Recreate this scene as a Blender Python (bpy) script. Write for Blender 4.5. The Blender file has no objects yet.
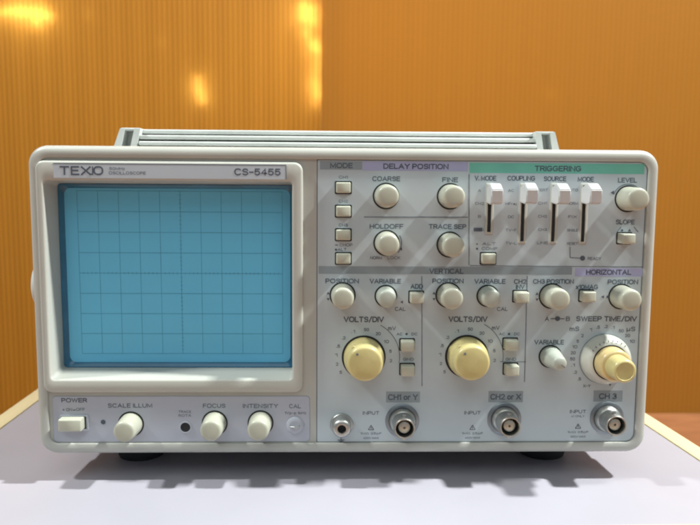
import bpy, bmesh, math, random
from mathutils import Vector, Matrix
random.seed(5)
S = 0.001                      # everything below is written in millimetres
PI = math.pi
scn = bpy.context.scene
C = scn.collection

# ------------------------------------------------------------------ camera
TZ = 91.0                      # height of the panel centre above the table top
FPX = 690.0
CAM = Vector((-6.8, -336.4, 56.0 + TZ))
pt, yw, rl = math.radians(6.05), math.radians(1.45), math.radians(0.39)
FWD = Vector((math.sin(yw) * math.cos(pt), math.cos(yw) * math.cos(pt), -math.sin(pt)))
R0 = Vector((math.cos(yw), -math.sin(yw), 0)); U0 = R0.cross(FWD)
RIGHT = R0 * math.cos(rl) + U0 * math.sin(rl)
UP = U0 * math.cos(rl) - R0 * math.sin(rl)
cam = bpy.data.cameras.new('camera'); co = bpy.data.objects.new('camera', cam); C.objects.link(co)
cam.sensor_width = 36; cam.lens = 36 * FPX / 700; cam.clip_start = 0.01; cam.clip_end = 50
M = Matrix((RIGHT, UP, -FWD)).transposed().to_4x4(); M.translation = CAM * S
co.matrix_world = M
cam.dof.use_dof = True; cam.dof.focus_distance = 0.345; cam.dof.aperture_fstop = 13
scn.camera = co
scn.cycles.filter_width = 2.1

# ------------------------------------------------------------------ world, room lamps and an added front fill
w = bpy.data.worlds.new('World'); scn.world = w; w.use_nodes = True
w.node_tree.nodes['Background'].inputs[0].default_value = (0.82, 0.95, 1.0, 1)
w.node_tree.nodes['Background'].inputs[1].default_value = 0.29
def lamp(name, loc, target, sx, sy, power, col):
    l = bpy.data.lights.new(name, 'AREA'); l.shape = 'RECTANGLE'; l.size = sx * S; l.size_y = sy * S
    l.energy = power; l.color = col
    o = bpy.data.objects.new(name, l); C.objects.link(o); o.location = Vector(loc) * S
    o.rotation_euler = (Vector(target) - Vector(loc)).to_track_quat('-Z', 'Y').to_euler()
    return o
lamp('ceiling_or_fill_light', (-1150, -170, 1350), (0, 0, 80), 90, 90, 25, (.96, 1, .95))
lamp('ceiling_or_fill_light', (1100, -120, 1400), (0, 0, 80), 70, 70, 62, (.96, 1, .95))
lamp('ceiling_or_fill_light', (-100, -1350, 1850), (0, 0, 60), 1900, 1500, 15, (.93, 1, .97))  # soft fill added in front to brighten panel and screen
scn.view_settings.view_transform = 'Standard'; scn.view_settings.look = 'None'
scn.view_settings.exposure = -0.13; scn.view_settings.gamma = 1

# ------------------------------------------------------------------ measuring: pixel of the photo -> point on a real plane
def ray(px, py):
    return FWD + RIGHT * ((px - 350) / FPX) + UP * (-(py - 262.5) / FPX)
def P(px, py, Y=0.0):
    d = ray(px, py); t = (Y - CAM.y) / d.y; q = CAM + d * t
    return q.x, q.z
def T(px, py, Z=0.0):
    d = ray(px, py); t = (Z - CAM.z) / d.z; q = CAM + d * t
    return q.x, q.y

# ------------------------------------------------------------------ materials
def mat(name, col, rough=0.5, metal=0.0, var=0.04, scale=60, bump=0.0, coat=0.0, spec=0.5, stretch=(1, 1, 1), col2=None):
    m = bpy.data.materials.new(name); m.use_nodes = True
    nt = m.node_tree; b = nt.nodes['Principled BSDF']
    b.inputs['Roughness'].default_value = rough; b.inputs['Metallic'].default_value = metal
    b.inputs['Coat Weight'].default_value = coat; b.inputs['Specular IOR Level'].default_value = spec
    tc = nt.nodes.new('ShaderNodeTexCoord'); mp = nt.nodes.new('ShaderNodeMapping')
    mp.inputs['Scale'].default_value = stretch
    nz = nt.nodes.new('ShaderNodeTexNoise'); nz.inputs['Scale'].default_value = scale; nz.inputs['Detail'].default_value = 5
    nt.links.new(tc.outputs['Object'], mp.inputs[0]); nt.links.new(mp.outputs[0], nz.inputs['Vector'])
    r = nt.nodes.new('ShaderNodeValToRGB'); e = r.color_ramp.elements
    e[0].position = .3; e[1].position = .7
    c2 = col2 or tuple(c * (1 - 2 * var) for c in col)
    e[0].color = (*c2, 1); e[1].color = (*(min(1, c * (1 + var)) for c in col), 1)
    nt.links.new(nz.outputs['Fac'], r.inputs[0]); nt.links.new(r.outputs[0], b.inputs['Base Color'])
    if bump:
        n2 = nt.nodes.new('ShaderNodeTexNoise'); n2.inputs['Scale'].default_value = 2500; n2.inputs['Detail'].default_value = 2
        nt.links.new(tc.outputs['Object'], n2.inputs['Vector'])
        bp = nt.nodes.new('ShaderNodeBump'); bp.inputs['Strength'].default_value = bump; bp.inputs['Distance'].default_value = 0.0002
        nt.links.new(n2.outputs['Fac'], bp.inputs['Height']); nt.links.new(bp.outputs[0], b.inputs['Normal'])
    return m
BEZEL = mat('bezel_plastic', (.455, .455, .42), .42, var=.045, scale=22, bump=.10)
SURR = mat('surround_plastic', (.48, .48, .44), .40, var=.03, scale=14, bump=.08)
CASEM = mat('case_paint', (.50, .51, .49), .5, var=.04, bump=.15)
HANDM = mat('handle_plastic', (.62, .64, .62), .42, var=.04, bump=.08)
PANEL = mat('control_panel_paint', (.475, .54, .58), .42, var=.03, scale=9, bump=.05)
LAVP = mat('lower_panel_paint', (.44, .46, .53), .42, var=.03, scale=9, bump=.05)
PLATE = mat('name_plate_paint', (.47, .51, .57), .4, var=.02)
PRINT = mat('dark_print', (.085, .105, .14), .6, var=.1)
PRINT2 = mat('pale_print', (.15, .18, .22), .6, var=.2, scale=300)
GREYB = mat('grey_band', (.27, .32, .35), .5, var=.05)
LAVB = mat('lavender_band', (.40, .41, .62), .5, var=.04)
GREENB = mat('green_band', (.16, .50, .40), .5, var=.05)
PALEP = mat('pale_panel_print', (.56, .61, .66), .5, var=.02)
IVORY = mat('ivory_plastic', (.47, .475, .39), .33, var=.05, scale=90, coat=.15)
GREYK = mat('grey_knob_plastic', (.43, .46, .405), .36, var=.05, scale=90, coat=.1)
YELLOW = mat('yellowed_plastic', (.57, .50, .235), .30, var=.06, scale=120, coat=.25, col2=(.52, .44, .19))
ORANGEK = mat('amber_plastic', (.62, .48, .23), .30, var=.06, scale=120, coat=.25)
WHITEK = mat('white_plastic', (.62, .63, .64), .35, var=.02, coat=.1)
BLACK = mat('black_gap', (.012, .014, .015), .6, var=.2)
RUBBER = mat('black_rubber', (.018, .02, .022), .7, var=.2)
METAL = mat('nickel', (.50, .51, .50), .40, 1.0, var=.08, scale=200)
DKRING = mat('steel_washer', (.25, .28, .31), .42, .8, var=.1, scale=200)
PIN = mat('contact_pin', (.5, .48, .42), .35, .6, var=.1)
GLASSD = mat('filter_edge', (.025, .15, .27), .25, var=.1)  # filter thickness, darkened for the shade along the glass edge
GRAT = mat('graticule_ink', (.075, .36, .58), .5, var=.1)

# the CRT face behind its blue filter
SCR = mat('blue_filter', (.15, .58, .88), .32, var=.02, scale=8, coat=.12)
# white laminate with faint smudges
def table_mat():
    m = mat('white_laminate', (.385, .37, .425), .42, var=.05, scale=7)
    nt = m.node_tree; b = nt.nodes['Principled BSDF']; tc = nt.nodes['Texture Coordinate']
    n2 = nt.nodes.new('ShaderNodeTexNoise'); n2.inputs['Scale'].default_value = 16; n2.inputs['Detail'].default_value = 3
    bp = nt.nodes.new('ShaderNodeBump'); bp.inputs['Strength'].default_value = .25; bp.inputs['Distance'].default_value = .002
    nt.links.new(tc.outputs['Object'], n2.inputs['Vector']); nt.links.new(n2.outputs['Fac'], bp.inputs['Height'])
    nt.links.new(bp.outputs[0], b.inputs['Normal']); b.inputs['Specular IOR Level'].default_value = .4
    return m
TABLE = table_mat()
WOOD = mat('birch_edging', (.74, .62, .38), .5, var=.08, scale=30, stretch=(1, .15, 6), bump=.1)
BROWN = mat('brown_counter', (.36, .15, .07), .22, var=.12, scale=12, stretch=(1, 3, 1))

def wall_mat(name, base, ribs, sat, tr_ribs):
    """amber twin-wall sheet: vertical internal ribs, lets light through"""
    m = bpy.data.materials.new(name); m.use_nodes = True
    nt = m.node_tree; N = nt.nodes; L = nt.links
    b = N['Principled BSDF']; out = N['Material Output']
    tc = N.new('ShaderNodeTexCoord'); sx = N.new('ShaderNodeSeparateXYZ'); L.new(tc.outputs['Object'], sx.inputs[0])
    def math_(op, a, bb=None):
        n = N.new('ShaderNodeMath'); n.operation = op
        if isinstance(a, (int, float)): n.inputs[0].default_value = a
        else: L.new(a, n.inputs[0])
        if bb is not None:
            if isinstance(bb, (int, float)): n.inputs[1].default_value = bb
            else: L.new(bb, n.inputs[1])
        return n.outputs[0]
    s = math_('SINE', math_('MULTIPLY', sx.outputs['X'], 2 * PI / 0.0066))
    s2 = math_('SINE', math_('MULTIPLY', sx.outputs['X'], 2 * PI / 0.031))
    mp = N.new('ShaderNodeMapping'); mp.inputs['Scale'].default_value = (1, 1, .05); L.new(tc.outputs['Object'], mp.inputs[0])
    nz = N.new('ShaderNodeTexNoise'); nz.inputs['Scale'].default_value = 45; nz.inputs['Detail'].default_value = 4; L.new(mp.outputs[0], nz.inputs['Vector'])
    k = math_('ADD', math_('MULTIPLY', s, ribs), math_('ADD', math_('MULTIPLY', s2, ribs * .05), math_('MULTIPLY', nz.outputs['Fac'], .03)))
    r = N.new('ShaderNodeValToRGB'); e = r.color_ramp.elements; e[0].position = 0.0; e[1].position = .3
    e[0].color = (base[0] * .85, base[1] * .78, base[2] * .7, 1); e[1].color = (*base, 1)
    L.new(k, r.inputs[0]); L.new(r.outputs[0], b.inputs['Base Color'])
    b.inputs['Roughness'].default_value = .30
    bp = N.new('ShaderNodeBump'); bp.inputs['Strength'].default_value = .5 if ribs > .01 else .04; bp.inputs['Distance'].default_value = .0012
    L.new(s, bp.inputs['Height']); L.new(bp.outputs[0], b.inputs['Normal'])
    tr = N.new('ShaderNodeBsdfTranslucent')
    r2 = N.new('ShaderNodeValToRGB'); e = r2.color_ramp.elements; e[0].position = 0.0; e[1].position = .3
    e[0].color = (sat[0] * .42, sat[1] * .36, sat[2] * .3, 1); e[1].color = (*sat, 1)
    k2 = math_('ADD', math_('MULTIPLY', s, tr_ribs), math_('ADD', math_('MULTIPLY', s2, tr_ribs * .25), .16)); L.new(k2, r2.inputs[0]); L.new(r2.outputs[0], tr.inputs[0])
    mx = N.new('ShaderNodeMixShader'); mx.inputs[0].default_value = .55
    L.new(b.outputs[0], mx.inputs[1]); L.new(tr.outputs[0], mx.inputs[2]); L.new(mx.outputs[0], out.inputs[0])
    return m
WALL_A = wall_mat('amber_sheet_ribbed', (.58, .258, .024), .015, (.98, .75, .34), .06)
WALL_B = wall_mat('amber_sheet_plain', (.54, .255, .042), .008, (.92, .60, .12), .02)

# ------------------------------------------------------------------ helpers
def mesh_obj(name, bm, m, parent=None, loc=(0, 0, 0), smooth=38, mats=None):
    bmesh.ops.recalc_face_normals(bm, faces=bm.faces)
    bmesh.ops.scale(bm, vec=(S, S, S), verts=bm.verts)
    me = bpy.data.meshes.new(name); bm.to_mesh(me); bm.free()
    for x in (mats or [m]): me.materials.append(x)
    if smooth:
        me.polygons.foreach_set('use_smooth', [True] * len(me.polygons))
        me.set_sharp_from_angle(angle=math.radians(smooth))
    o = bpy.data.objects.new(name, me); C.objects.link(o)
    if parent: o.parent = parent
    o.location = Vector(loc) * S
    return o
def tag(o, label=None, cat=None, group=None, kind=None):
    for k, v in (('label', label), ('category', cat), ('group', group), ('kind', kind)):
        if v: o[k] = v
    return o
def rr(x0, x1, z0, z1, r, n=7):
    """rounded rectangle outline, anticlockwise"""
    if not isinstance(r, (tuple, list)): r = (r, r, r, r)      # TR, TL, BL, BR
    pts = []
    for (cx, cz, rad, a) in ((x1 - r[0], z1 - r[0], r[0], 0), (x0 + r[1], z1 - r[1], r[1], 90), (x0 + r[2], z0 + r[2], r[2], 180), (x1 - r[3], z0 + r[3], r[3], 270)):
        for i in range(n + 1):
            t = math.radians(a + 90 * i / n); pts.append((cx + rad * math.cos(t), cz + rad * math.sin(t)))
    return pts
def loft(bm, loops, cap0=False, cap1=False, mi=0):
    """loops: list of (points2d, y)"""
    rings = [[bm.verts.new((p[0], y, p[1])) for p in pts] for pts, y in loops]
    n = len(rings[0])
    for a, b in zip(rings, rings[1:]):
        for i in range(n):
            f = bm.faces.new((a[i], a[(i + 1) % n], b[(i + 1) % n], b[i])); f.material_index = mi
    if cap0: bm.faces.new(rings[0]).material_index = mi
    if cap1: bm.faces.new(rings[-1]).material_index = mi
    return rings
def lathe(bm, prof, n=40, cx=0, cz=0, cap0=False, cap1=True, mi=0):
    """prof: list of (radius, y) about an axis along y"""
    return loft(bm, [([(cx + r * math.cos(2 * PI * i / n), cz + r * math.sin(2 * PI * i / n)) for i in range(n)], y) for r, y in prof], cap0, cap1, mi)
def box(bm, x0, x1, y0, y1, z0, z1, bev=0, seg=2, mi=0):
    g = bmesh.ops.create_cube(bm, size=1)
    vs = g['verts']
    for v in vs:
        v.co = Vector(((x0 + x1) / 2 + v.co.x * (x1 - x0), (y0 + y1) / 2 + v.co.y * (y1 - y0), (z0 + z1) / 2 + v.co.z * (z1 - z0)))
    fs = set(f for v in vs for f in v.link_faces)
    for f in fs: f.material_index = mi
    if bev:
        es = list(set(e for v in vs for e in v.link_edges))
        bmesh.ops.bevel(bm, geom=es, offset=bev, segments=seg, affect='EDGES', profile=.5)
def flat(bm, x0, x1, z0, z1, y, mi=0, t=0.12):
    box(bm, x0, x1, y - t, y, z0, z1, mi=mi)
def line(bm, x0, z0, x1, z1, w_, y, t=.1, mi=0):
    d = Vector((x1 - x0, z1 - z0)); L = d.length or 1; n = Vector((-d.y, d.x)) / L * w_ / 2
    pts = [(x0 + n.x, z0 + n.y), (x0 - n.x, z0 - n.y), (x1 - n.x, z1 - n.y), (x1 + n.x, z1 + n.y)]
    loft(bm, [(pts, y), (pts, y - t)], False, True, mi)

def arc(cx, cy, rx_, ry_, a0, a1, n=9):
    return [(cx + rx_ * math.cos(math.radians(a0 + (a1 - a0) * i / n)), cy + ry_ * math.sin(math.radians(a0 + (a1 - a0) * i / n))) for i in range(n + 1)]
# stroke lettering: glyph -> (advance width, polylines in a cell of height 1)
def sq(cx, cy, a, b, a0, a1, n=14):   # rounder-cornered oval, like an extended sans serif
    out = []
    for i in range(n + 1):
        t_ = math.radians(a0 + (a1 - a0) * i / n); c_, s_ = math.cos(t_), math.sin(t_); e = .8
        out.append((cx + a * math.copysign(abs(c_) ** e, c_), cy + b * math.copysign(abs(s_) ** e, s_)))
    return out
GL_ = {
 'A': (.95, [[(0, 0), (.47, 1), (.95, 0)], [(.18, .34), (.77, .34)]]), 'B': (.78, [[(0, 0), (0, 1), (.5, 1)] + arc(.5, .76, .24, .24, 90, -90)[1:] + [(0, .52)], [(.5, .52)] + arc(.52, .26, .26, .26, 90, -90)[1:] + [(0, 0)]]),
 'C': (.88, [sq(.46, .5, .46, .5, 42, 318)]), 'D': (.86, [[(0, 0), (0, 1), (.42, 1)] + arc(.42, .5, .44, .5, 90, -90)[1:] + [(0, 0)]]),
 'E': (.70, [[(.7, 1), (0, 1), (0, 0), (.7, 0)], [(0, .52), (.62, .52)]]), 'F': (.68, [[(.68, 1), (0, 1), (0, 0)], [(0, .5), (.58, .5)]]),
 'G': (.92, [sq(.46, .5, .46, .5, 42, 330) + [(.92, .46), (.52, .46)]]), 'H': (.82, [[(0, 0), (0, 1)], [(.82, 0), (.82, 1)], [(0, .52), (.82, .52)]]),
 'I': (.0, [[(0, 0), (0, 1)]]), 'J': (.55, [[(.55, 1), (.55, .25)] + arc(.3, .25, .25, .25, 0, -150)[1:]]), 'K': (.80, [[(0, 0), (0, 1)], [(.76, 1), (0, .38)], [(.28, .6), (.8, 0)]]),
 'L': (.64, [[(0, 1), (0, 0), (.64, 0)]]), 'M': (1.0, [[(0, 0), (0, 1), (.5, .12), (1.0, 1), (1.0, 0)]]), 'N': (.84, [[(0, 0), (0, 1), (.84, 0), (.84, 1)]]),
 'O': (.98, [sq(.49, .5, .49, .5, 0, 360, 26)]), 'P': (.74, [[(0, 0), (0, 1), (.47, 1)] + arc(.47, .73, .27, .27, 90, -90)[1:] + [(0, .46)]]),
 'Q': (.98, [sq(.49, .5, .49, .5, 0, 360, 26), [(.6, .25), (.95, -.05)]]), 'R': (.80, [[(0, 0), (0, 1), (.5, 1)] + arc(.5, .74, .26, .26, 90, -90)[1:] + [(0, .48)], [(.46, .48), (.8, 0)]]),
 'S': (.78, [[(.74, .78)] + arc(.4, .75, .36, .25, 30, 230, 9) + arc(.39, .26, .38, .26, 60, -150, 10)]),
 'T': (.82, [[(0, 1), (.82, 1)], [(.41, 1), (.41, 0)]]), 'U': (.82, [[(0, 1), (0, .34)] + arc(.41, .34, .41, .34, 180, 360, 12)[1:] + [(.82, 1)]]),
 'V': (.90, [[(0, 1), (.45, 0), (.9, 1)]]), 'W': (1.25, [[(0, 1), (.32, 0), (.62, 1), (.93, 0), (1.25, 1)]]), 'X': (.86, [[(0, 1), (.86, 0)], [(0, 0), (.86, 1)]]),
 'Y': (.86, [[(0, 1), (.43, .5), (.86, 1)], [(.43, .5), (.43, 0)]]), 'Z': (.8, [[(0, 1), (.8, 1), (0, 0), (.8, 0)]]),
 '0': (.74, [sq(.37, .5, .37, .5, 0, 360, 22)]), '1': (.25, [[(0, .8), (.25, 1), (.25, 0)]]), '2': (.72, [arc(.36, .7, .34, .3, 165, -40, 10) + [(0, 0), (.72, 0)]]),
 '3': (.72, [arc(.34, .75, .32, .25, 150, -90, 10) + arc(.35, .26, .36, .26, 90, -155, 10)]), '4': (.76, [[(.55, 0), (.55, 1), (0, .28), (.76, .28)]]),
 '5': (.74, [[(.68, 1), (.1, 1), (.04, .5)] + arc(.36, .33, .36, .33, 130, -150, 11)]), '.': (.0, [[(0, 0), (0, .12)]]), '-': (.5, [[(0, .46), (.5, .46)]]), '/': (.5, [[(0, -.08), (.5, 1.08)]]),
 'e': (.56, [[(0, .36), (.56, .36)] + arc(.28, .36, .28, .36, 0, 320, 12)]), 'f': (.4, [[(.4, 1), (.2, .9), (.2, 0)], [(0, .66), (.4, .66)]]), 'j': (.15, [[(.15, .7), (.15, -.1), (0, -.2)]]),
 'r': (.35, [[(0, 0), (0, .7)], [(0, .5), (.15, .68), (.35, .7)]]), 'o': (.62, [arc(.31, .36, .31, .36, 0, 360, 16)]), 'm': (.9, [[(0, 0), (0, .72)], [(0, .5), (.22, .72), (.45, .5), (.45, 0)], [(.45, .5), (.67, .72), (.9, .5), (.9, 0)]]),
 'k': (.55, [[(0, 0), (0, 1)], [(.5, .7), (0, .25)], [(.18, .42), (.55, 0)]]), 'p': (.6, [[(0, -.3), (0, .72)], arc(.3, .36, .3, .36, 180, -180, 16)]), 'x': (.55, [[(0, .7), (.55, 0)], [(0, 0), (.55, .7)]]),
 'z': (.5, [[(0, .7), (.5, .7), (0, 0), (.5, 0)]]), '\u00b5': (.6, [[(0, -.3), (0, .7)], [(0, .2), (.3, 0), (.6, .2)], [(.6, 0), (.6, .7)]]), '\u03a9': (.86, [[(0, 0), (.25, 0)] + arc(.43, .55, .4, .45, 235, -55, 14) + [(.61, 0), (.86, 0)]]),
}
_lift = [0]
def text(bm, s, cx, cz, h, width=None, y=0.0, bold=0.0, mi=0, ang=0, align='C'):
    """flat printed lettering centred at cx,cz; h = capital height; width = total width (mm)"""
    adv = 0; cells = []
    for i, ch in enumerate(s):
        if ch == ' ': adv += .42; continue
        wd, st = GL_[ch]; cells.append((adv, st)); adv += wd + .30
    tot = adv - .30
    sw_ = h * (.165 + bold * 4.5) if h > 1.7 else h * (.17 + bold * 2)
    hh = h - sw_ * .8
    sx = hh if width is None else (width - sw_) / max(tot, .01)
    off = {'C': tot / 2, 'L': 0, 'R': tot}[align]
    ca, sa = math.cos(ang), math.sin(ang)
    for ox, st in cells:
        for pl_ in st:
            q = [((ox + a - off) * sx, (b - .5) * hh) for a, b in pl_]
            q = [(cx + a * ca - b * sa, cz + a * sa + b * ca) for a, b in q]
            # mitred ribbon
            n = len(q); closed = (abs(q[0][0] - q[-1][0]) + abs(q[0][1] - q[-1][1])) < 1e-4 and n > 3
            vs = []
            for i in range(n):
                p0 = q[i - 1] if i > 0 else (q[-2] if closed else None); p1 = q[i + 1] if i < n - 1 else (q[1] if closed else None)
                d0 = Vector((q[i][0] - p0[0], q[i][1] - p0[1])).normalized() if p0 else None
                d1 = Vector((p1[0] - q[i][0], p1[1] - q[i][1])).normalized() if p1 else None
                d0 = d0 or d1; d1 = d1 or d0
                n0 = Vector((-d0.y, d0.x)); n1 = Vector((-d1.y, d1.x)); m_ = n0 + n1
                m_ = n1 if m_.length < .2 else m_.normalized()
                k_ = min(1.9, 1 / max(.35, m_.dot(n1))) * sw_ / 2
                e0 = Vector((0, 0))
                if not closed and i == 0: e0 = -d1 * sw_ * .42
                if not closed and i == n - 1: e0 = d0 * sw_ * .42
                yv = y + .0006 * (_lift[0] % 40)
                vs.append((bm.verts.new((q[i][0] + m_.x * k_ + e0.x, yv, q[i][1] + m_.y * k_ + e0.y)), bm.verts.new((q[i][0] - m_.x * k_ + e0.x, yv, q[i][1] - m_.y * k_ + e0.y))))
            _lift[0] += 1
            for (a0, b0), (a1, b1) in zip(vs, vs[1:]):
                f = bm.faces.new((a0, a1, b1, b0)); f.material_index = mi
def ptext(bm, s, px, py, hpx, wpx=None, y=0.0, bold=.01, mi=0, align='C'):
    x, z = P(px, py, y)
    text(bm, s, x, z, hpx / K, None if wpx is None else wpx / K, y, bold, mi, 0, align)
K = FPX / 337.5                    # pixels per mm on the panel
def root(name, loc=(0, 0, 0)):
    o = bpy.data.objects.new(name, None); C.objects.link(o); o.location = Vector(loc) * S
    o.empty_display_size = .02
    return o
def inset(b, d):                    # box inset
    return (b[0] + d, b[1] - d, b[2] + d, b[3] - d)
def rect_px(x0, y0, x1, y1, Y=0):   # photo rectangle -> panel rectangle (x0,x1,z0,z1)
    a = P(x0, (y0 + y1) / 2, Y)[0]; b = P(x1, (y0 + y1) / 2, Y)[0]
    c = P((x0 + x1) / 2, y1, Y)[1]; d = P((x0 + x1) / 2, y0, Y)[1]
    return (a, b, c, d)

# ------------------------------------------------------------------ setting: table, counter, amber wall
FT = -165.0
bm = bmesh.new(); box(bm, -1500, 1500, -900, 900, FT - 40, FT)
tag(mesh_obj('floor', bm, BROWN, smooth=0), kind='structure')

# table: real oblong board, slightly skewed to the instrument
aL0 = T(0, 430); aL1 = T(36, 403)
aR0 = T(690, 455.3); aR1 = T(646, 426)
def on(a, b, Y): t = (Y - a[1]) / (b[1] - a[1]); return a[0] + (b[0] - a[0]) * t
fA = T(510, 524.2); fB = T(690, 523.0)
xl0, xl1 = on(aL0, aL1, -48), on(aL0, aL1, 430)
xr0, xr1 = on(aR0, aR1, -50), on(aR0, aR1, 430)
fy = fB[1]
quad = [(xl0, fy - 5), (xr0, fy - 1.2), (xr1, 430), (xl1, 430)]
tb = root('table')
tag(tb, 'white topped table with pale birch edging under the oscilloscope', 'table')
bm = bmesh.new()
vs0 = [bm.verts.new((x, y, 0)) for x, y in quad]; vs1 = [bm.verts.new((x, y, -22)) for x, y in quad]
bm.faces.new(vs0); bm.faces.new(vs1)
for i in range(4): bm.faces.new((vs0[i], vs0[(i + 1) % 4], vs1[(i + 1) % 4], vs1[i]))
mesh_obj('tabletop', bm, TABLE, tb, smooth=0)
def edging(p, q, wd, side):
    bm = bmesh.new()
    p = Vector((*p, 0)); q = Vector((*q, 0)); d = (q - p).normalized(); n = Vector((d.y, -d.x, 0)) * side
    L = (q - p).length
    box(bm, -wd, L + wd, .35, wd, -24, 0.8, bev=1.0)
    for v in bm.verts:
        a = v.co.copy(); v.co = p + d * a.x + n * a.y; v.co.z = a.z
    return mesh_obj('edging', bm, WOOD, tb)
edging(quad[0], quad[3], 12, -1); edging(quad[1], quad[2], 12, 1)
edging(quad[0], quad[1], 9.5, 1); edging(quad[3], quad[2], 9.5, -1)
bm = bmesh.new()
for x, y in ((xl0 + 30, fy + 25), (xr0 - 30, fy + 25), (xl1 + 30, 400), (xr1 - 30, 400)):
    box(bm, x - 18, x + 18, y - 18, y + 18, FT, -22.3, bev=2)
    mesh_obj('leg', bm, WOOD, tb); bm = bmesh.new()
bm.free()

WY = 600.0
seam = P(321.5, 100, WY)[0]
def sheet(name, x0, x1, y0, m, label):
    bm = bmesh.new(); box(bm, (x0 - x1) / 2, (x1 - x0) / 2, 0, 3, 0, 1500)
    o = mesh_obj(name, bm, m, loc=((x0 + x1) / 2, y0, FT), smooth=0)
    tag(o, label, 'wall panel', 'amber wall sheets')
sheet('wall_sheet', seam - 1300, seam, WY, WALL_A, 'amber ribbed plastic wall sheet on the left, glowing with yellow lamp spots')
sheet('wall_sheet', seam + .1, seam + 1300, WY + .4, WALL_B, 'amber plastic wall sheet on the right, smoother and darker, without lamp spots')
wall_b = bpy.data.objects['wall_sheet.001']
bm = bmesh.new(); box(bm, seam + .3, seam + 1.5, WY + 3.6, WY + 75, FT + 1, FT + 1499)  # opaque fin added to keep the glow lights off the right sheet
mesh_obj('light_baffle', bm, BROWN, wall_b, (-wall_b.location.x / S, -wall_b.location.y / S, -wall_b.location.z / S), smooth=0)
LP_ = .06
# unseen point lights added behind the sheet to make its spots and glow
def glow(px, py, back, power, rad, col=(1, .93, .80)):
    x, z = P(px, py, WY)
    l = bpy.data.lights.new('added_glow_light', 'POINT'); l.energy = power; l.shadow_soft_size = rad * S; l.color = col
    o = bpy.data.objects.new('added_glow_light', l); C.objects.link(o); o.location = (x * S, (WY + 3.4 + back) * S, z * S)
for px, py, p_ in ((4, 12, .5), (13, 11, .6), (22, 12, 1.0), (31, 12, 1.0), (40, 13, .7), (48, 16, .35), (36, 22, .3), (303, 6, .7), (303, 17, .8), (311, 10, 1.0), (312, 20, .8), (307, 34, .2),
                   (314, 44, .35), (317, 50, .5), (317, 62, .2), (316, 72, .2), (315, 84, .35), (317, 94, .4), (316, 104, .12),
                   (198, 80, .22), (199, 90, .35), (202, 99, .28), (162, 42, .02), (88, 14, .03), (550, 94, .02)):
    glow(px, py, 5.5, p_ * LP_, 3)
glow(260, 40, 330, 2.2, 60, (1, .64, .28)); glow(40, 10, 300, 1.2, 60, (1, .75, .5))
glow(350, 30, 150, .25, 40, (1, .78, .45)); glow(440, 20, 330, 2.8, 60, (1, .72, .45)); glow(300, 50, 90, .22, 30, (1, .78, .4)); glow(25, 15, 60, .10, 20, (1, .78, .4))

# ------------------------------------------------------------------ the oscilloscope
osc = root('oscilloscope')
tag(osc, 'grey benchtop oscilloscope with a blue graticule screen and rows of ivory knobs', 'oscilloscope')
W2, H2 = 152.5, 76.0
Z0, Z1 = TZ - H2 - 1.2, TZ + H2 + .2
W2 = 153.5
OUT = (-W2, W2, Z0, Z1)
RIMY = 1.3
def O(d, r, y): b = inset(OUT, d); return (rr(*b, max(.4, r), 9), y)
bm = bmesh.new()
loft(bm, [O(2.2, 7.5, 26), O(1.2, 8.4, 25.5), O(.8, 8.8, 24), O(.1, 9.3, 4.2), O(.35, 9.1, 2.4), O(1.1, 8.6, .9), O(2.1, 7.8, .15), O(3.3, 7, 0), O(5.2, 5.4, 0), O(5.7, 5, .25), O(5.95, 4.8, RIMY)])
mesh_obj('front_bezel', bm, BEZEL, osc, smooth=50)

SUR = rect_px(39.3, 161.3, 303.0, 392.5)
OPEN = rect_px(47.5, 180.8, 292.3, 379.3)
GD = 14.0
GL = rect_px(61.0, 184.3, 294.3, 367.3, GD)
# front plate with an opening behind the screen surround
bm = bmesh.new()
def ringverts(pts, y): return [bm.verts.new((p[0], y, p[1])) for p in pts]
a = ringverts(rr(*inset(OUT, 5.9), 4.8, 9), RIMY); b = ringverts(rr(*inset(SUR, 4), 2, 5), RIMY)
es = [bm.edges.new((r_[i], r_[(i + 1) % len(r_)])) for r_ in (a, b) for i in range(len(r_))]
bmesh.ops.triangle_fill(bm, edges=es, use_beauty=True)
mesh_obj('front_plate', bm, BEZEL, osc, smooth=0)

sur = None
bm = bmesh.new()
def Q(b, d, r, y): return (rr(*inset(b, d), max(r, .3), 8), y)
SY = -0.9
loft(bm, [Q(SUR, 0, 4.2, RIMY), Q(SUR, .1, 4.1, SY + .9), Q(SUR, .5, 3.8, SY + .25), Q(SUR, 1.2, 3.2, SY),
          Q(OPEN, -.9, 2.6, SY), Q(OPEN, -.25, 2.2, SY + .25), Q(OPEN, .05, 2.0, SY + 1.0), Q(GL, -.2, 1.9, GD - 1), Q(GL, -.1, 1.9, GD + 6)])
sur = mesh_obj('screen_surround', bm, SURR, osc, smooth=50)

# screen: filter face set a little deeper with dark blue edges that also paint in the depth shade
scr_r = [Q(GL, -.1, 1.9, GD), Q(GL, .5, 2.6, GD + .1), Q(GL, 2.2, 3.4, GD + 2.2)]
bm = bmesh.new(); loft(bm, scr_r)
mesh_obj('filter_rim', bm, GLASSD, osc, smooth=50)
bm = bmesh.new(); bm.faces.new([bm.verts.new((p[0], GD + 2.2, p[1])) for p in rr(*inset(GL, 2.1), 3.4, 8)])
scr = mesh_obj('screen', bm, SCR, osc, smooth=0)
bm = bmesh.new()
gy = GD + 2.18
g = (P(79.5, 270, gy)[0], P(282.5, 270, gy)[0], P(180, 353.5, gy)[1], P(180, 191.2, gy)[1])
nx, nz = 10, 8
for i in range(nx + 1):
    x = g[0] + (g[1] - g[0]) * i / nx; line(bm, x, g[2], x, g[3], .26 if i != 5 else .30, gy, .02)
for j in range(nz + 1):
    z = g[2] + (g[3] - g[2]) * j / nz; line(bm, g[0], z, g[1], z, .26 if j != 4 else .30, gy - .03, .02)
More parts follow.
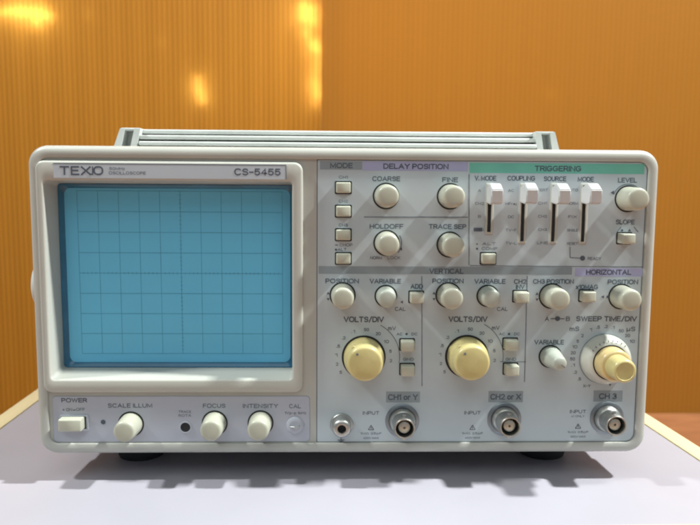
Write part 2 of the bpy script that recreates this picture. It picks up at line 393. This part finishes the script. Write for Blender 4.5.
for i in range(1, nx * 5):
    x = g[0] + (g[1] - g[0]) * i / (nx * 5); zc = (g[2] + g[3]) / 2; line(bm, x, zc - .65, x, zc + .65, .2, gy - .06, .02)
for j in range(1, nz * 5):
    z = g[2] + (g[3] - g[2]) * j / (nz * 5); xc = (g[0] + g[1]) / 2; line(bm, xc - .65, z, xc + .65, z, .2, gy - .06, .02)
mesh_obj('graticule', bm, GRAT, scr, smooth=0)

# name plate
NP = rect_px(53.5, 164.2, 286, 178.6, SY)
bm = bmesh.new(); flat(bm, *NP, SY + .02)
npl = mesh_obj('name_plate', bm, PLATE, osc, smooth=0)
bm = bmesh.new(); line(bm, NP[0], NP[3], NP[1], NP[3], .35, SY - .06); line(bm, NP[1], NP[2], NP[1], NP[3], .3, SY - .06)
yy = SY - .18
ptext(bm, 'TEX', 75.2, 170.6, 8.6, 30.5, yy, .005)
ix, iz = P(88.2, 170.6, yy); hI = 4.1 / K
line(bm, ix + 2.1, iz + hI, ix + 2.1, iz - hI + .2, .62, yy - .02, .02); line(bm, ix + 2.2, iz - hI + .3, ix + .4, iz - hI + .3, .62, yy - .03, .02)
ptext(bm, 'O', 98.2, 170.6, 8.6, 9.8, yy, .005)
ptext(bm, 'CS-5455', 257.5, 172.0, 6.6, 45.5, yy, .008)
ptext(bm, '50MHz', 117.0, 168.6, 2.6, 15, yy, .0); ptext(bm, 'OSCILLOSCOPE', 127.3, 173.0, 2.8, 36, yy, .0)
mesh_obj('lettering', bm, PRINT, npl, smooth=0)

# control panel (right) and lower panel (left)
CP = rect_px(317.2, 158.2, 648.6, 446.5, RIMY)
CP = (CP[0], OUT[1] - 6.3, OUT[2] + 5.95 + .2, OUT[3] - 6.1)
bm = bmesh.new(); r4 = (4.2, .4, .4, 4.2)
loft(bm, [(rr(*inset(CP, -.28), r4, 8), RIMY), (rr(*inset(CP, -.28), r4, 8), RIMY - .06)], False, True, 1)
loft(bm, [(rr(*inset(CP, .12), r4, 8), RIMY), (rr(*inset(CP, .12), r4, 8), RIMY - .2)], False, True, 0)
cp = mesh_obj('control_panel', bm, PANEL, osc, smooth=0, mats=[PANEL, PRINT])
PY = RIMY - .2                       # face of the panel
def rx(x0, y0, x1, y1): return rect_px(x0, y0, x1, y1, PY)
# coloured heading bands
def band(x0, y0, x1, y1, m, t=.05, lbl=None):
    bm = bmesh.new(); flat(bm, *rx(x0, y0, x1, y1), PY, t=t)
    o = mesh_obj('heading_band', bm, m, cp, smooth=0)
    if lbl: o['label'] = lbl
    return o
band(320, 161.2, 362.3, 169.6, GREYB, lbl='grey band behind the word MODE')
band(362.7, 161.6, 468, 170.9, LAVB, lbl='lavender band behind DELAY POSITION')
band(469.4, 163.4, 644.5, 173.6, GREENB, lbl='green band behind TRIGGERING')
band(318.5, 266.6, 572, 274.2, GREYB, lbl='long grey band behind VERTICAL')
band(575, 268.2, 642.5, 276.4, LAVB, lbl='lavender band behind HORIZONTAL')
band(386, 391.5, 420, 402.5, GREYB, .05, 'grey tag above the left input'); band(488.5, 391, 523, 402.2, GREYB, .05, 'grey tag above the middle input'); band(593.5, 390.4, 622.5, 401.5, GREYB, .05, 'grey tag above the right input')
# separators
bm = bmesh.new()
def pl(x0, y0, x1, y1, wpx=.9, mi=0, lift=0.02):
    a_ = P(x0, y0, PY); b_ = P(x1, y1, PY); line(bm, a_[0], a_[1], b_[0], b_[1], wpx / K, PY - lift, .06, mi)
pl(364, 217, 468, 217.2); pl(469, 174, 469, 265); pl(421.8, 276, 422, 386); pl(527.2, 276, 524.5, 382); pl(470, 265.6, 642, 267, .7)
pl(500, 361.6, 526, 361.8, .7)
pl(570, 247, 570, 257.5, .9); pl(570, 257.5, 580, 258.2, .9)
# brackets near level / slope / ch1, ch2 scale arcs
def parc(px, py, r, a0, a1, wpx=.9, n=14):
    pr = None
    for i in range(n + 1):
        t = math.radians(a0 + (a1 - a0) * i / n); q = (px + r * math.cos(t), py - r * math.sin(t))
        if pr: pl(pr[0], pr[1], q[0], q[1], wpx)
        pr = q
parc(628, 199, 14.8, 20, 160, 1.0); parc(386.5, 243, 15, -40, 30, 1.0)
for kx, ky in ((363.6, 357), (467.2, 356)): parc(kx, ky, 36, -10, 62, .7)
pl(617, 232, 621, 227, .8); pl(638, 232, 634, 227, .8)
mesh_obj('separator_lines', bm, PRINT2, cp, smooth=0)

# lettering: 0 dark, 1 pale
bm = bmesh.new(); TY = PY - .09
def t(s, px, py, h, w_=None, mi=0, bold=.0, align='C'): ptext(bm, s, px, py, h, w_, TY, bold, mi, align)
t('MODE', 341.5, 165.5, 5.0, 22.5, bold=.010); t('DELAY POSITION', 416, 166.4, 5.2, 65, bold=.012); t('TRIGGERING', 558, 168.6, 5.4, 47, bold=.010)
t('VERTICAL', 446.5, 271.2, 5.2, 35, bold=.010); t('HORIZONTAL', 608.7, 272.2, 5.2, 46.5, bold=.010)
for s, px, py, w_ in (('COARSE', 386.3, 178.8, 27), ('FINE', 450.2, 179.8, 15), ('HOLDOFF', 386.5, 226.4, 33), ('TRACE SEP', 447.5, 226.6, 37),
                      ('V. MODE', 485.5, 178.2, 21), ('COUPLING', 521.3, 178.3, 27), ('SOURCE', 555, 178.8, 22), ('MODE', 585.8, 179.2, 15.5),
                      ('LEVEL', 627.5, 180.2, 18.5), ('SLOPE', 625.2, 222, 18.5), ('POSITION', 342.2, 281, 33), ('VARIABLE', 385.3, 281.2, 31),
                      ('ADD', 416.8, 286.4, 12), ('POSITION', 448, 281, 31), ('VARIABLE', 490, 281.4, 31), ('CH3 POSITION', 553.5, 281.5, 41), ('POSITION', 623, 282, 30.5),
                      ('INV', 520.2, 287, 8), ('CH2', 520.2, 281.6, 12), ('x10MAG', 587, 287, 22), ('VARIABLE', 549.2, 342.2, 30)):
    t(s, px, py, 4.7, w_ + .8, bold=.006)
t('VOLTS/DIV', 363.8, 319.4, 5.6, 41, bold=.010); t('VOLTS/DIV', 468, 319.2, 5.6, 40, bold=.010)
t('SWEEP TIME/DIV', 606.5, 318.8, 5.2, 63, bold=.010); t('A', 547, 318.8, 4.6, 4.2); t('B', 568, 318.8, 4.6, 4.2)
pl_bm = bm
def disc(px, py, rpx, y=None, mi=0):
    x, z = P(px, py, PY); r = rpx / K; y = TY if y is None else y
    lathe(bm, [(r, y + .05), (r, y)], 20, x, z, mi=mi)
disc(557.5, 318.6, 2.6); line(bm, *P(550.5, 318.7, PY), *P(564.5, 318.7, PY), .4, TY + .01, .05)
t('mS', 574.5, 328.8, 4.6, 10); t('µS', 631, 329, 4.6, 9); t('mV', 392, 328.2, 4, 8); t('mV', 495.8, 327.8, 4, 8)
t('CAL', 400.3, 309, 3.8, 11); t('CAL', 502.4, 309, 3.8, 11)
t('CH1 or Y', 403, 397.2, 6, 31, bold=.010); t('CH2 or X', 505.7, 396.8, 6, 32, bold=.010); t('CH 3', 608, 396.2, 6, 19, bold=.010)
for i, (s, py) in enumerate((('CH1', 177.2), ('CH2', 201.2), ('CH3', 225.0))): t(s, 343.3, py, 2.9, 9, 1)
t('CHOP', 346, 245, 2.9, 13, 1); t('ALT', 342, 249.6, 2.9, 9, 0); line(bm, *P(335, 245, PY), *P(338, 245, PY), .4, TY, .03); disc(336, 249.7, 1.2)
t('NORM', 376, 257.8, 3, 12, 0); t('LOCK', 394, 257.8, 3, 13, 1)
t('ALT', 489, 243.8, 2.8, 14, 1); t('COMP', 489.5, 248.6, 2.8, 16, 1); disc(477, 248.7, 1.1); disc(477, 244, .9, mi=1)
for wd, px, y0, dy in ((('A', 'CH2', 'B', 'DUAL'), 481.0, 190.5, 13), (('AC', 'HFrej', 'DC', 'TV-F', 'TV-L'), 512.5, 190.5, 13.2), (('VERT', 'CH1', 'CH2', 'CH3', 'LINE'), 544, 190, 13.2), (('AUTO', 'NORM', 'FIX', 'SINGLE', 'RESET'), 574.0, 190, 13.4)):
    for k_, s in enumerate(wd): t(s, px - 1.5, y0 + k_ * dy, 2.7, min(11, 3.0 * len(s)), 1, 0)
x_, z_ = P(478, 229.6, PY); flat(bm, x_ - 2.1, x_ + 2.1, z_ - .9, z_ + .9, PY - .04, t=.1)
t('READY', 594.5, 258.6, 3, 14, 1)
disc(582.5, 258.2, 2.6)
# triangles, pointers
def tri(px, py, s_, a_, mi=0):
    x, z = P(px, py, PY); pts = [(x + s_ / K * math.cos(math.radians(a_ + k_ * 120)), z + s_ / K * math.sin(math.radians(a_ + k_ * 120))) for k_ in range(3)]
    loft(bm, [(pts, TY + .05), (pts, TY)], False, True, mi)
tri(612.8, 192.5, 2.4, -60); tri(328.2, 293.4, 1.8, 90); tri(328.2, 299, 1.8, -90); tri(434.0, 293.4, 1.8, 90); tri(434.0, 299, 1.8, -90); tri(537, 294, 1.8, 90); tri(537, 299.4, 1.8, -90)
tri(603, 296.8, 2, 180); tri(607.5, 296.8, 2, 0); tri(610, 384, 2.4, -90); tri(402, 302, 1.8, -60); tri(401, 249, 2.0, -60); tri(629.5, 230.5, 1.8, 90); disc(622, 230.4, 1.2)
# push button captions and input captions
for bx in (407.5, 510): 
    t('DC', bx + 7, 334, 2.7, 6, 0, 0); t('AC', bx - 8, 334, 2.7, 6, 0, 0); disc(bx - 1, 334, 1.2); t('GND', bx + 1, 359.2, 2.8, 11, 0, 0)
for bx, by in ((371, 413), (472.5, 412.8), (578, 411.6)):
    t('INPUT', bx, by, 3.6, 17, 0, .0)
    t('1M\u03a9 25pF', bx + 0, by + 20.5, 2.2, 22, 1, 0); t('400V MAX', bx, by + 25, 2.2, 16, 1, 0)
    tx, tz = P(bx, by + 15.2, PY)
    for k_ in range(3):
        a0, a1 = math.radians(90 + 120 * k_), math.radians(210 + 120 * k_)
        line(bm, tx + 1.6 * math.cos(a0), tz + 1.6 * math.sin(a0), tx + 1.6 * math.cos(a1), tz + 1.6 * math.sin(a1), .3, TY, .03)
    line(bm, tx, tz - .3, tx, tz + .8, .3, TY, .03)
t('x1 ONLY', 578, 416.2, 2.2, 14, 1, 0)
x_, z_ = P(341, 437.5, PY); line(bm, x_, z_, x_, z_ - 1.3, .35, TY)
for k_ in range(3): line(bm, x_ - 1.8 + .6 * k_, z_ - 1.3 - .6 * k_, x_ + 1.8 - .6 * k_, z_ - 1.3 - .6 * k_, .3, TY)
# dial numbers
def dial(cx, cy, r, items):
    for s, a_ in items:
        a_ = math.radians(a_); t(s, cx + r * math.cos(a_), cy - r * math.sin(a_), 3.2, 2.6 * len(s.replace('.', '')) + (1 if '.' in s else 0), 0, 0)
vd = [('5', 218), ('2', 200), ('1', 181), ('.5', 162), ('.2', 142), ('.1', 118), ('50', 96 - 22), ('20', 52), ('10', 33), ('5', 13), ('2', -5)]
vd = [('5', 214), ('2', 195), ('1', 176), ('.5', 157), ('.2', 136), ('.1', 112), ('50', 84), ('20', 58), ('10', 34), ('5', 12), ('2', -8)]
dial(363.6, 357, 27.5, vd); dial(467.4, 356.5, 27.5, vd)
dial(605, 359, 32.5, [('X-Y', 236), ('.5', 218), ('.2', 204), ('.1', 191), ('50', 180), ('20', 169), ('10', 158), ('5', 147), ('2', 134), ('1', 116), ('.5', 102), ('.2', 88), ('.1', 76), ('50', 60), ('20', 46), ('10', 33)])
mesh_obj('lettering', bm, PRINT, cp, smooth=0, mats=[PRINT, PRINT2])


LP = rect_px(53.5, 396.2, 309.5, 441.5, RIMY)
bm = bmesh.new()
loft(bm, [(rr(*inset(LP, -.25), 2.0, 8), RIMY), (rr(*inset(LP, -.25), 2.0, 8), RIMY - .06)], False, True, 1)
loft(bm, [(rr(*LP, 1.9, 8), RIMY), (rr(*LP, 1.9, 8), RIMY - .2)], False, True, 0)
lp = mesh_obj('lower_panel', bm, LAVP, osc, smooth=0, mats=[LAVP, GREYB])
bm = bmesh.new()
t('POWER', 74.2, 400.3, 4.4, 26, bold=.008); t('ON', 69, 409.6, 3, 6, 1, 0); t('OFF', 80.5, 409.4, 3, 9, 1, 0); disc(63.5, 409.7, 1, mi=1); line(bm, *P(73, 410, PY), *P(75.6, 410, PY), .35, TY)
t('SCALE ILLUM', 130, 405.6, 4.3, 45); t('FOCUS', 214.2, 405.8, 4.3, 23); t('INTENSITY', 260.5, 406, 4.3, 36); t('CAL', 295, 406.2, 4.3, 12, 1)
t('TRACE', 184.8, 411.8, 2.5, 13, 1, 0); t('ROTA', 184.8, 415.6, 2.5, 13, 1, 0); t('1Vp-p 1kHz', 295.5, 413.0, 2.7, 22, 1, 0)
disc(103.2, 422, 2.5)
mesh_obj('lettering', bm, PRINT, lp, smooth=0, mats=[PRINT, PRINT2])

# case, feet, handle
bm = bmesh.new(); CB = inset(OUT, 2.0)
loft(bm, [(rr(*inset(CB, .3), 7, 9), 26.2), (rr(*CB, 7.5, 9), 27), (rr(*CB, 7.5, 9), 370), (rr(*inset(CB, 4), 6, 9), 376)], False, True)
mesh_obj('case', bm, CASEM, osc)
def foot(x, y):
    bm = bmesh.new(); n = 28
    rg = []
    for r_, z_ in ((14, Z0 + 2.2), (14, 7), (13.4, 4), (12.2, 0)):
        rg.append([bm.verts.new((r_ * math.cos(2 * PI * i / n), r_ * math.sin(2 * PI * i / n), z_)) for i in range(n)])
    for a_, b_ in zip(rg, rg[1:]):
        for i in range(n): bm.faces.new((a_[i], a_[(i + 1) % n], b_[(i + 1) % n], b_[i]))
    bm.faces.new(rg[-1])
    mesh_obj('foot', bm, RUBBER, osc, (x, y, 0))
fx0 = P(146, 457, 45)[0]; fx1 = P(537, 456, 45)[0]
for x, y in ((fx0, 38), (fx1, 38), (fx0, 330), (fx1, 330)): foot(x, y)

# folded carrying handle on top
HY = 34.0
zt = P(340, 132.2, HY + 10)[1]
xl, xr = P(122, 140, HY)[0], P(553, 140, HY)[0]
xlb, xrb = P(113, 147, HY)[0], P(559.5, 150, HY)[0]
zb = Z1 - 2.4
hd = root('handle'); hd.parent = osc
# end brackets, sloping sides, drawn in (x,z) and extruded along y
def prism(bm, pts, y0, y1, bev=.5):
    r = loft(bm, [(pts, y0), (pts, y1)], True, True)
for (xo, xob, s_) in ((xl, xlb, 1), (xr, xrb, -1)):
    bm = bmesh.new()
    prism(bm, [(xob, zb), (xo, zt), (xo + s_ * 2.6, zt), (xob + s_ * 4.2, zb)], HY - 3, HY + 26)
    prism(bm, [(xob + s_ * 9.0, zb), (xo + s_ * 7.4, zt), (xo + s_ * 10.5, zt), (xob + s_ * 12.5, zb)], HY - 3, HY + 26)
    prism(bm, [(xob + s_ * 4.2, zb), (xo + s_ * 2.6, zt - .2), (xo + s_ * 7.4, zt - .2), (xob + s_ * 9.0, zb)], HY + 6, HY + 26)
    box(bm, *sorted((xo + s_ * .2, xo + s_ * 10.4)), HY - 2.6, HY + 25, zt - 1.1, zt + .3, bev=.5)
    mesh_obj('bracket', bm, HANDM, hd, smooth=30)
for k_ in range(4):
    bm = bmesh.new(); z1 = zt - k_ * 3.25
    box(bm, xl + 9.5, xr - 9.5, HY - 1 - k_ * 1.2 + (3 if k_ == 0 else 0), HY + 24, z1 - 2.2, z1, bev=.7, seg=3)
    mesh_obj('rib', bm, HANDM, hd)
bm = bmesh.new(); box(bm, xl + 9.7, xr - 9.7, HY + 5, HY + 23, zb, zt - .6); mesh_obj('grip_core', bm, CASEM, hd, smooth=0)
# handle pivot on the left side
def pivot(x, s_):
    bm = bmesh.new(); n = 36; rg = []
    for r_, d in ((13.5, 0), (13.5, 2.2), (12.6, 3.4), (10.5, 4.0)):
        rg.append([bm.verts.new((s_ * d, r_ * math.cos(2 * PI * i / n), r_ * math.sin(2 * PI * i / n))) for i in range(n)])
    for a_, b_ in zip(rg, rg[1:]):
        for i in range(n): bm.faces.new((a_[i], a_[(i + 1) % n], b_[(i + 1) % n], b_[i]))
    bm.faces.new(rg[-1]); mesh_obj('handle_pivot', bm, HANDM, osc, (x, 47, P(30, 285, 42)[1]))
pivot(P(28.4, 285, 33)[0] + 4.0, -1)

# ------------------------------------------------------------------ knobs
def part(name, bm, m, px, py, parent=osc, y=PY, mats=None, smooth=40):
    x, z = P(px, py, PY); return mesh_obj(name, bm, m, parent, (x, y, z), smooth, mats)
proto = {}
def knob(px, py, kind, label=None):
    x, z = P(px, py, PY)
    if kind in proto:
        src = proto[kind]; o = src.copy(); C.objects.link(o); o.parent = osc; o.location = Vector((x, PY, z)) * S
        for k_ in list(o.keys()):
            if k_ == 'label': del o['label']
        for ch in src.children:
            c = ch.copy(); C.objects.link(c); c.parent = o
    else:
        R_, L_, m = {'ivory': (5.75, 12.5, IVORY), 'left': (5.75, 12.0, IVORY), 'grey': (4.9, 9.5, GREYK), 'long': (5.2, 15.5, GREYK), 'level': (5.9, 12.3, IVORY)}[kind]
        bm = bmesh.new()
        rt = R_ * (.90 if kind != 'long' else .66)
        lathe(bm, [(R_ - .1, 1.0), (R_, .2), (R_, -1.2), (R_ * .985, -3), (rt + .1, -L_ + 1.3), (rt - .15, -L_ + .6), (rt - .7, -L_ + .12), (rt - 1.4, -L_), (rt * .5, -L_ - .12)], 40)
        o = mesh_obj('knob', bm, m, osc, (x, PY, z), 45)
        bm = bmesh.new(); lathe(bm, [(R_ + .75, -.02), (R_ + .75, -.07), (R_ - .5, -.08)], 36, cap1=False)
        mesh_obj('knob_gap', bm, BLACK, o)
        bm = bmesh.new(); a0 = math.radians({'grey': -40, 'long': -35}.get(kind, 100))
        if kind in ('long',):
            c_, s_ = math.cos(a0), math.sin(a0)
            line(bm, c_ * rt * .2, s_ * rt * .2, c_ * (rt - .5), s_ * (rt - .5), .4, -L_ - .02, .15)
            mesh_obj('pointer_line', bm, PRINT2, o)
        else:
            bm.free()
        proto[kind] = o
    if label: o['label'] = label
    return o
for a in ((386, 196, 'ivory'), (450, 196.3, 'ivory'), (386.5, 243, 'ivory'), (449.5, 244.5, 'ivory'), (628, 198.8, 'level'),
          (342.6, 295, 'ivory'), (448.3, 295, 'ivory'), (551.6, 296, 'ivory'), (621, 296.5, 'ivory'),
          (385.8, 296, 'grey'), (487.6, 295.8, 'grey'), (550.2, 356.4, 'long'), (131, 424, 'left'), (214.8, 423, 'left'), (260.6, 422.8, 'left')):
    knob(*a)

def big_knob(px, py):
    bm = bmesh.new()
    lathe(bm, [(10.0, .3), (10.0, -2.5), (9.9, -5.2), (9.5, -6.2), (9.0, -6.8), (8.95, -7.4), (8.75, -12.6), (8.5, -13.5), (7.9, -14.1), (7.2, -14.3), (3, -14.4)], 56)
    o = part('range_knob', bm, YELLOW, px, py, smooth=40)
    bm = bmesh.new(); lathe(bm, [(11.0, -.02), (11.0, -.07), (9.5, -.08)], 48, cap1=False); mesh_obj('knob_gap', bm, BLACK, o)
    bm = bmesh.new()
    a_ = math.radians(128); c_, s_ = math.cos(a_), math.sin(a_)
    pts = [(8.3 * c_ + 1.1 * s_, 8.3 * s_ - 1.1 * c_), (9.6 * c_ + .5 * s_, 9.6 * s_ - .5 * c_), (9.6 * c_ - .5 * s_, 9.6 * s_ + .5 * c_), (8.3 * c_ - 1.1 * s_, 8.3 * s_ + 1.1 * c_)]
    loft(bm, [(pts, -5), (pts, -11)], True, True); mesh_obj('index_nub', bm, YELLOW, o)
    bm = bmesh.new(); lathe(bm, [(.62, -14.2), (.62, -14.45)], 14, 6.1 * c_, 6.1 * s_); mesh_obj('index_dot', bm, PRINT2, o)
    return o
big_knob(363.7, 357); big_knob(466.8, 356.4)

# sweep knob: ivory skirt dial, amber knob, small centre knob
bm = bmesh.new()
lathe(bm, [(12.6, .2), (12.6, -1.6), (12.2, -3.0), (11.4, -5.2), (10.6, -6.6), (9.6, -7.4), (8.2, -7.6)], 60)
sw = part('sweep_knob', bm, mat('ivory_skirt', (.54, .54, .48), .35, var=.05, scale=90, coat=.15), 604.8, 359.0)
bm = bmesh.new(); lathe(bm, [(13.1, -.02), (13.1, -.06), (12, -.07)], 48, cap1=False); mesh_obj('knob_gap', bm, GREYB, sw)
bm = bmesh.new(); lathe(bm, [(8.3, -7.0), (8.25, -8.5), (8.0, -13.5), (7.7, -14.4), (7.0, -14.9), (6.4, -15)], 52); mesh_obj('coarse_cap', bm, ORANGEK, sw)
bm = bmesh.new(); lathe(bm, [(8.9, -7.5), (8.9, -7.68), (8, -7.7)], 48, cap1=False); mesh_obj('cap_gap', bm, BLACK, sw)
bm = bmesh.new(); lathe(bm, [(6.0, -14), (5.95, -15.5), (5.75, -23.2), (5.4, -24.1), (4.75, -24.5), (4.35, -24.5), (4.15, -24.15), (3.0, -24.1)], 48); mesh_obj('centre_cap', bm, YELLOW, sw)
bm = bmesh.new()
for i in range(9):
    a_ = math.radians(50 + i * 12); r_ = 10.3
    line(bm, r_ * math.cos(a_), r_ * math.sin(a_), (r_ + .9) * math.cos(a_), (r_ + .9) * math.sin(a_), .35, -7.05 + .0, .3)
mesh_obj('dial_marks', bm, PRINT2, sw)

# ------------------------------------------------------------------ push buttons
def button(px, py, wpx=15, hpx=11, L_=3.2, m=IVORY):
    x, z = P(px, py, PY); key = ('b', wpx, hpx, L_)
    if key in proto:
        src = proto[key]; o = src.copy(); C.objects.link(o); o.parent = osc; o.location = Vector((x, PY, z)) * S
        for ch in src.children: c = ch.copy(); C.objects.link(c); c.parent = o
        return o
    w_, h_ = wpx / K / 2, hpx / K / 2
    bm = bmesh.new(); b_ = (-w_, w_, -h_, h_)
    loft(bm, [(rr(*b_, .5, 3), 1), (rr(*b_, .5, 3), -L_ + .6), (rr(*inset(b_, .2), .5, 3), -L_ + .2), (rr(*inset(b_, .6), .4, 3), -L_)], False, True)
    o = mesh_obj('push_button', bm, m, osc, (x, PY, z), 50)
    bm = bmesh.new(); bb = inset(b_, -.62)
    loft(bm, [(rr(*bb, .6, 3), -.01), (rr(*bb, .6, 3), -.07)], False, True); mesh_obj('button_gap', bm, BLACK, o, smooth=0)
    proto[key] = o; return o
for q in ((343.3, 187.6), (343.3, 211.2), (343.3, 234.7), (343.3, 258.4), (488, 258.4)): button(*q, 14.5, 10.5, 2.2)
for q in ((416.2, 296.8), (520, 296.2), (586, 295.6), (407, 344.4), (407, 369), (510, 343.6), (510.3, 368.6)): button(*q, 13.6, 10.6, 5.0)
button(624.0, 238.2, 13.6, 10, 6)
pb = button(73.5, 422.2, 23, 12.5, 5.5)
bm = bmesh.new(); q = rect_px(60, 414.8, 89, 430.6, PY); fr = (q[0], q[1], q[2], q[3])
loft(bm, [(rr(*fr, .8, 4), PY), (rr(*fr, .8, 4), PY - .5), (rr(*inset(fr, .5), .7, 4), PY - .6), (rr(*inset(fr, 1.0), .6, 4), PY - .1)])
mesh_obj('power_button_frame', bm, LAVP, osc)

# ------------------------------------------------------------------ slide levers
def slider(px, y0, y1, capy):
    x, zt_ = P(px, y0, PY); _, zb_ = P(px, y1, PY); _, zc = P(px, capy, PY)
    h = zt_ - zb_
    o = None
    bm = bmesh.new(); b_ = (-2.0, 2.0, -h / 2, h / 2)
    loft(bm, [(rr(*b_, .4, 3), .05), (rr(*b_, .4, 3), -.5), (rr(*inset(b_, .25), .4, 3), -.7), (rr(*inset(b_, 1.05), .3, 3), -.7), (rr(*inset(b_, 1.15), .3, 3), -.1)])
    o = mesh_obj('slide_switch', bm, SURR, osc, (x, PY, (zt_ + zb_) / 2))
    bm = bmesh.new(); flat(bm, *inset(b_, 1.0), -.02, t=.1); mesh_obj('slot', bm, BLACK, o, smooth=0)
    # lever cap: profile in (y, z), extruded across x with bevels
    dz = zc - (zt_ + zb_) / 2
    prof = [(-.6, 3.0), (-11.0, 4.9), (-16.2, 1.9), (-15.6, -4.6), (-12.2, -5.2), (-.6, -4.6)]
    bm = bmesh.new()
    l0 = [bm.verts.new((-2.8, y, z + dz)) for y, z in prof]; l1 = [bm.verts.new((2.8, y, z + dz)) for y, z in prof]
    n = len(prof); bm.faces.new(l0); bm.faces.new(l1)
    for i in range(n): bm.faces.new((l0[i], l0[(i + 1) % n], l1[(i + 1) % n], l1[i]))
    for v in l0 + l1:
        if v.co.y > -1: v.co.x *= .62
    bmesh.ops.bevel(bm, geom=bm.edges[:], offset=.45, segments=2, affect='EDGES')
    mesh_obj('lever', bm, WHITEK, o)
slider(490, 183, 234.3, 193.5); slider(523.6, 183, 243.6, 193); slider(554.6, 183, 243.8, 193.5); slider(584.6, 183, 244, 193.5)

# ------------------------------------------------------------------ connectors
def bnc(px, py):
    bm = bmesh.new(); lathe(bm, [(8.6, .1), (8.6, -.5), (8.2, -.8), (6.9, -.85), (6.7, -.3)], 52, cap1=True)
    o = part('input_connector', bm, DKRING, px, py)
    bm = bmesh.new(); lathe(bm, [(6.7, -.3), (6.6, -2.6), (6.0, -3.6), (5.5, -4.0), (5.2, -12.0), (4.9, -12.5), (4.45, -12.5), (4.3, -12.0), (4.3, -6)], 44, cap1=False)
    s_ = mesh_obj('shell', bm, METAL, o)
    bm = bmesh.new(); lathe(bm, [(4.28, -7.2), (2.0, -7.25)], 36, cap1=True); mesh_obj('bore', bm, BLACK, s_)
    bm = bmesh.new(); lathe(bm, [(2.9, -7), (2.9, -10.2), (2.6, -10.4), (1.45, -10.6), (.6, -10.6), (.6, -9)], 28, cap1=True); mesh_obj('contact', bm, PIN, s_)
    for a_ in (90, 270):
        bm = bmesh.new(); a_ = math.radians(a_)
        for v in bmesh.ops.create_cone(bm, cap_ends=True, segments=16, radius1=.9, radius2=.8, depth=1.6)['verts']:
            v.co = Vector((v.co.x + 0, v.co.y, v.co.z))
        bmesh.ops.translate(bm, verts=bm.verts, vec=(0, 0, 0))
        for v in bm.verts: v.co = Vector((v.co.x, v.co.y - 9.2, (v.co.z + 5.5) * (1 if a_ < 3 else -1)))
        mesh_obj('lug', bm, METAL, o)
for q in ((402.2, 420.6), (504.2, 419.0), (606.6, 417.8)): bnc(*q)
# ground terminal jack
bm = bmesh.new(); lathe(bm, [(5.8, .1), (5.8, -.8), (5.4, -1.3), (4.9, -1.4), (4.6, -6.4), (4.0, -7.3), (3.1, -7.6), (2.2, -7.5), (2.0, -6.9), (2.0, -4.6)], 40, cap1=False)
gj = part('ground_jack', bm, METAL, 341.6, 424.2)
bm = bmesh.new(); lathe(bm, [(2.0, -4.7), (1, -4.7)], 24); mesh_obj('bore', bm, BLACK, gj)
# trimmer hole, calibration terminal
bm = bmesh.new(); lathe(bm, [(3.2, 0), (3.2, -.35), (2.7, -.5), (2.5, -.45), (2.45, -.1)], 32, cap1=False)
th = part('trimmer_hole', bm, LAVP, 185.5, 427.2)
bm = bmesh.new(); lathe(bm, [(2.5, -.1), (1, -.1)], 24); mesh_obj('bore', bm, BLACK, th)
bm = bmesh.new(); lathe(bm, [(4.4, 0), (4.3, -.7), (3.4, -1.2), (2.2, -1.3), (1.0, -1.2)], 32)
ct = part('calibration_terminal', bm, LAVP, 295, 425.2)
bm = bmesh.new()
pr = [(-2.2, -.6), (-2.0, -2.4), (0, -3.2), (2.0, -2.4), (2.2, -.6)]
for (x0, y0), (x1, y1) in zip(pr, pr[1:]):
    d = Vector((x1 - x0, y1 - y0, 0)); q = bmesh.ops.create_cone(bm, cap_ends=True, segments=10, radius1=.42, radius2=.42, depth=d.length * 1.1)['verts']
    mt = Matrix.Translation(((x0 + x1) / 2, (y0 + y1) / 2, 0)) @ d.to_track_quat('Z', 'Y').to_matrix().to_4x4()
    bmesh.ops.transform(bm, matrix=mt, verts=q)
mesh_obj('wire_loop', bm, METAL, ct)
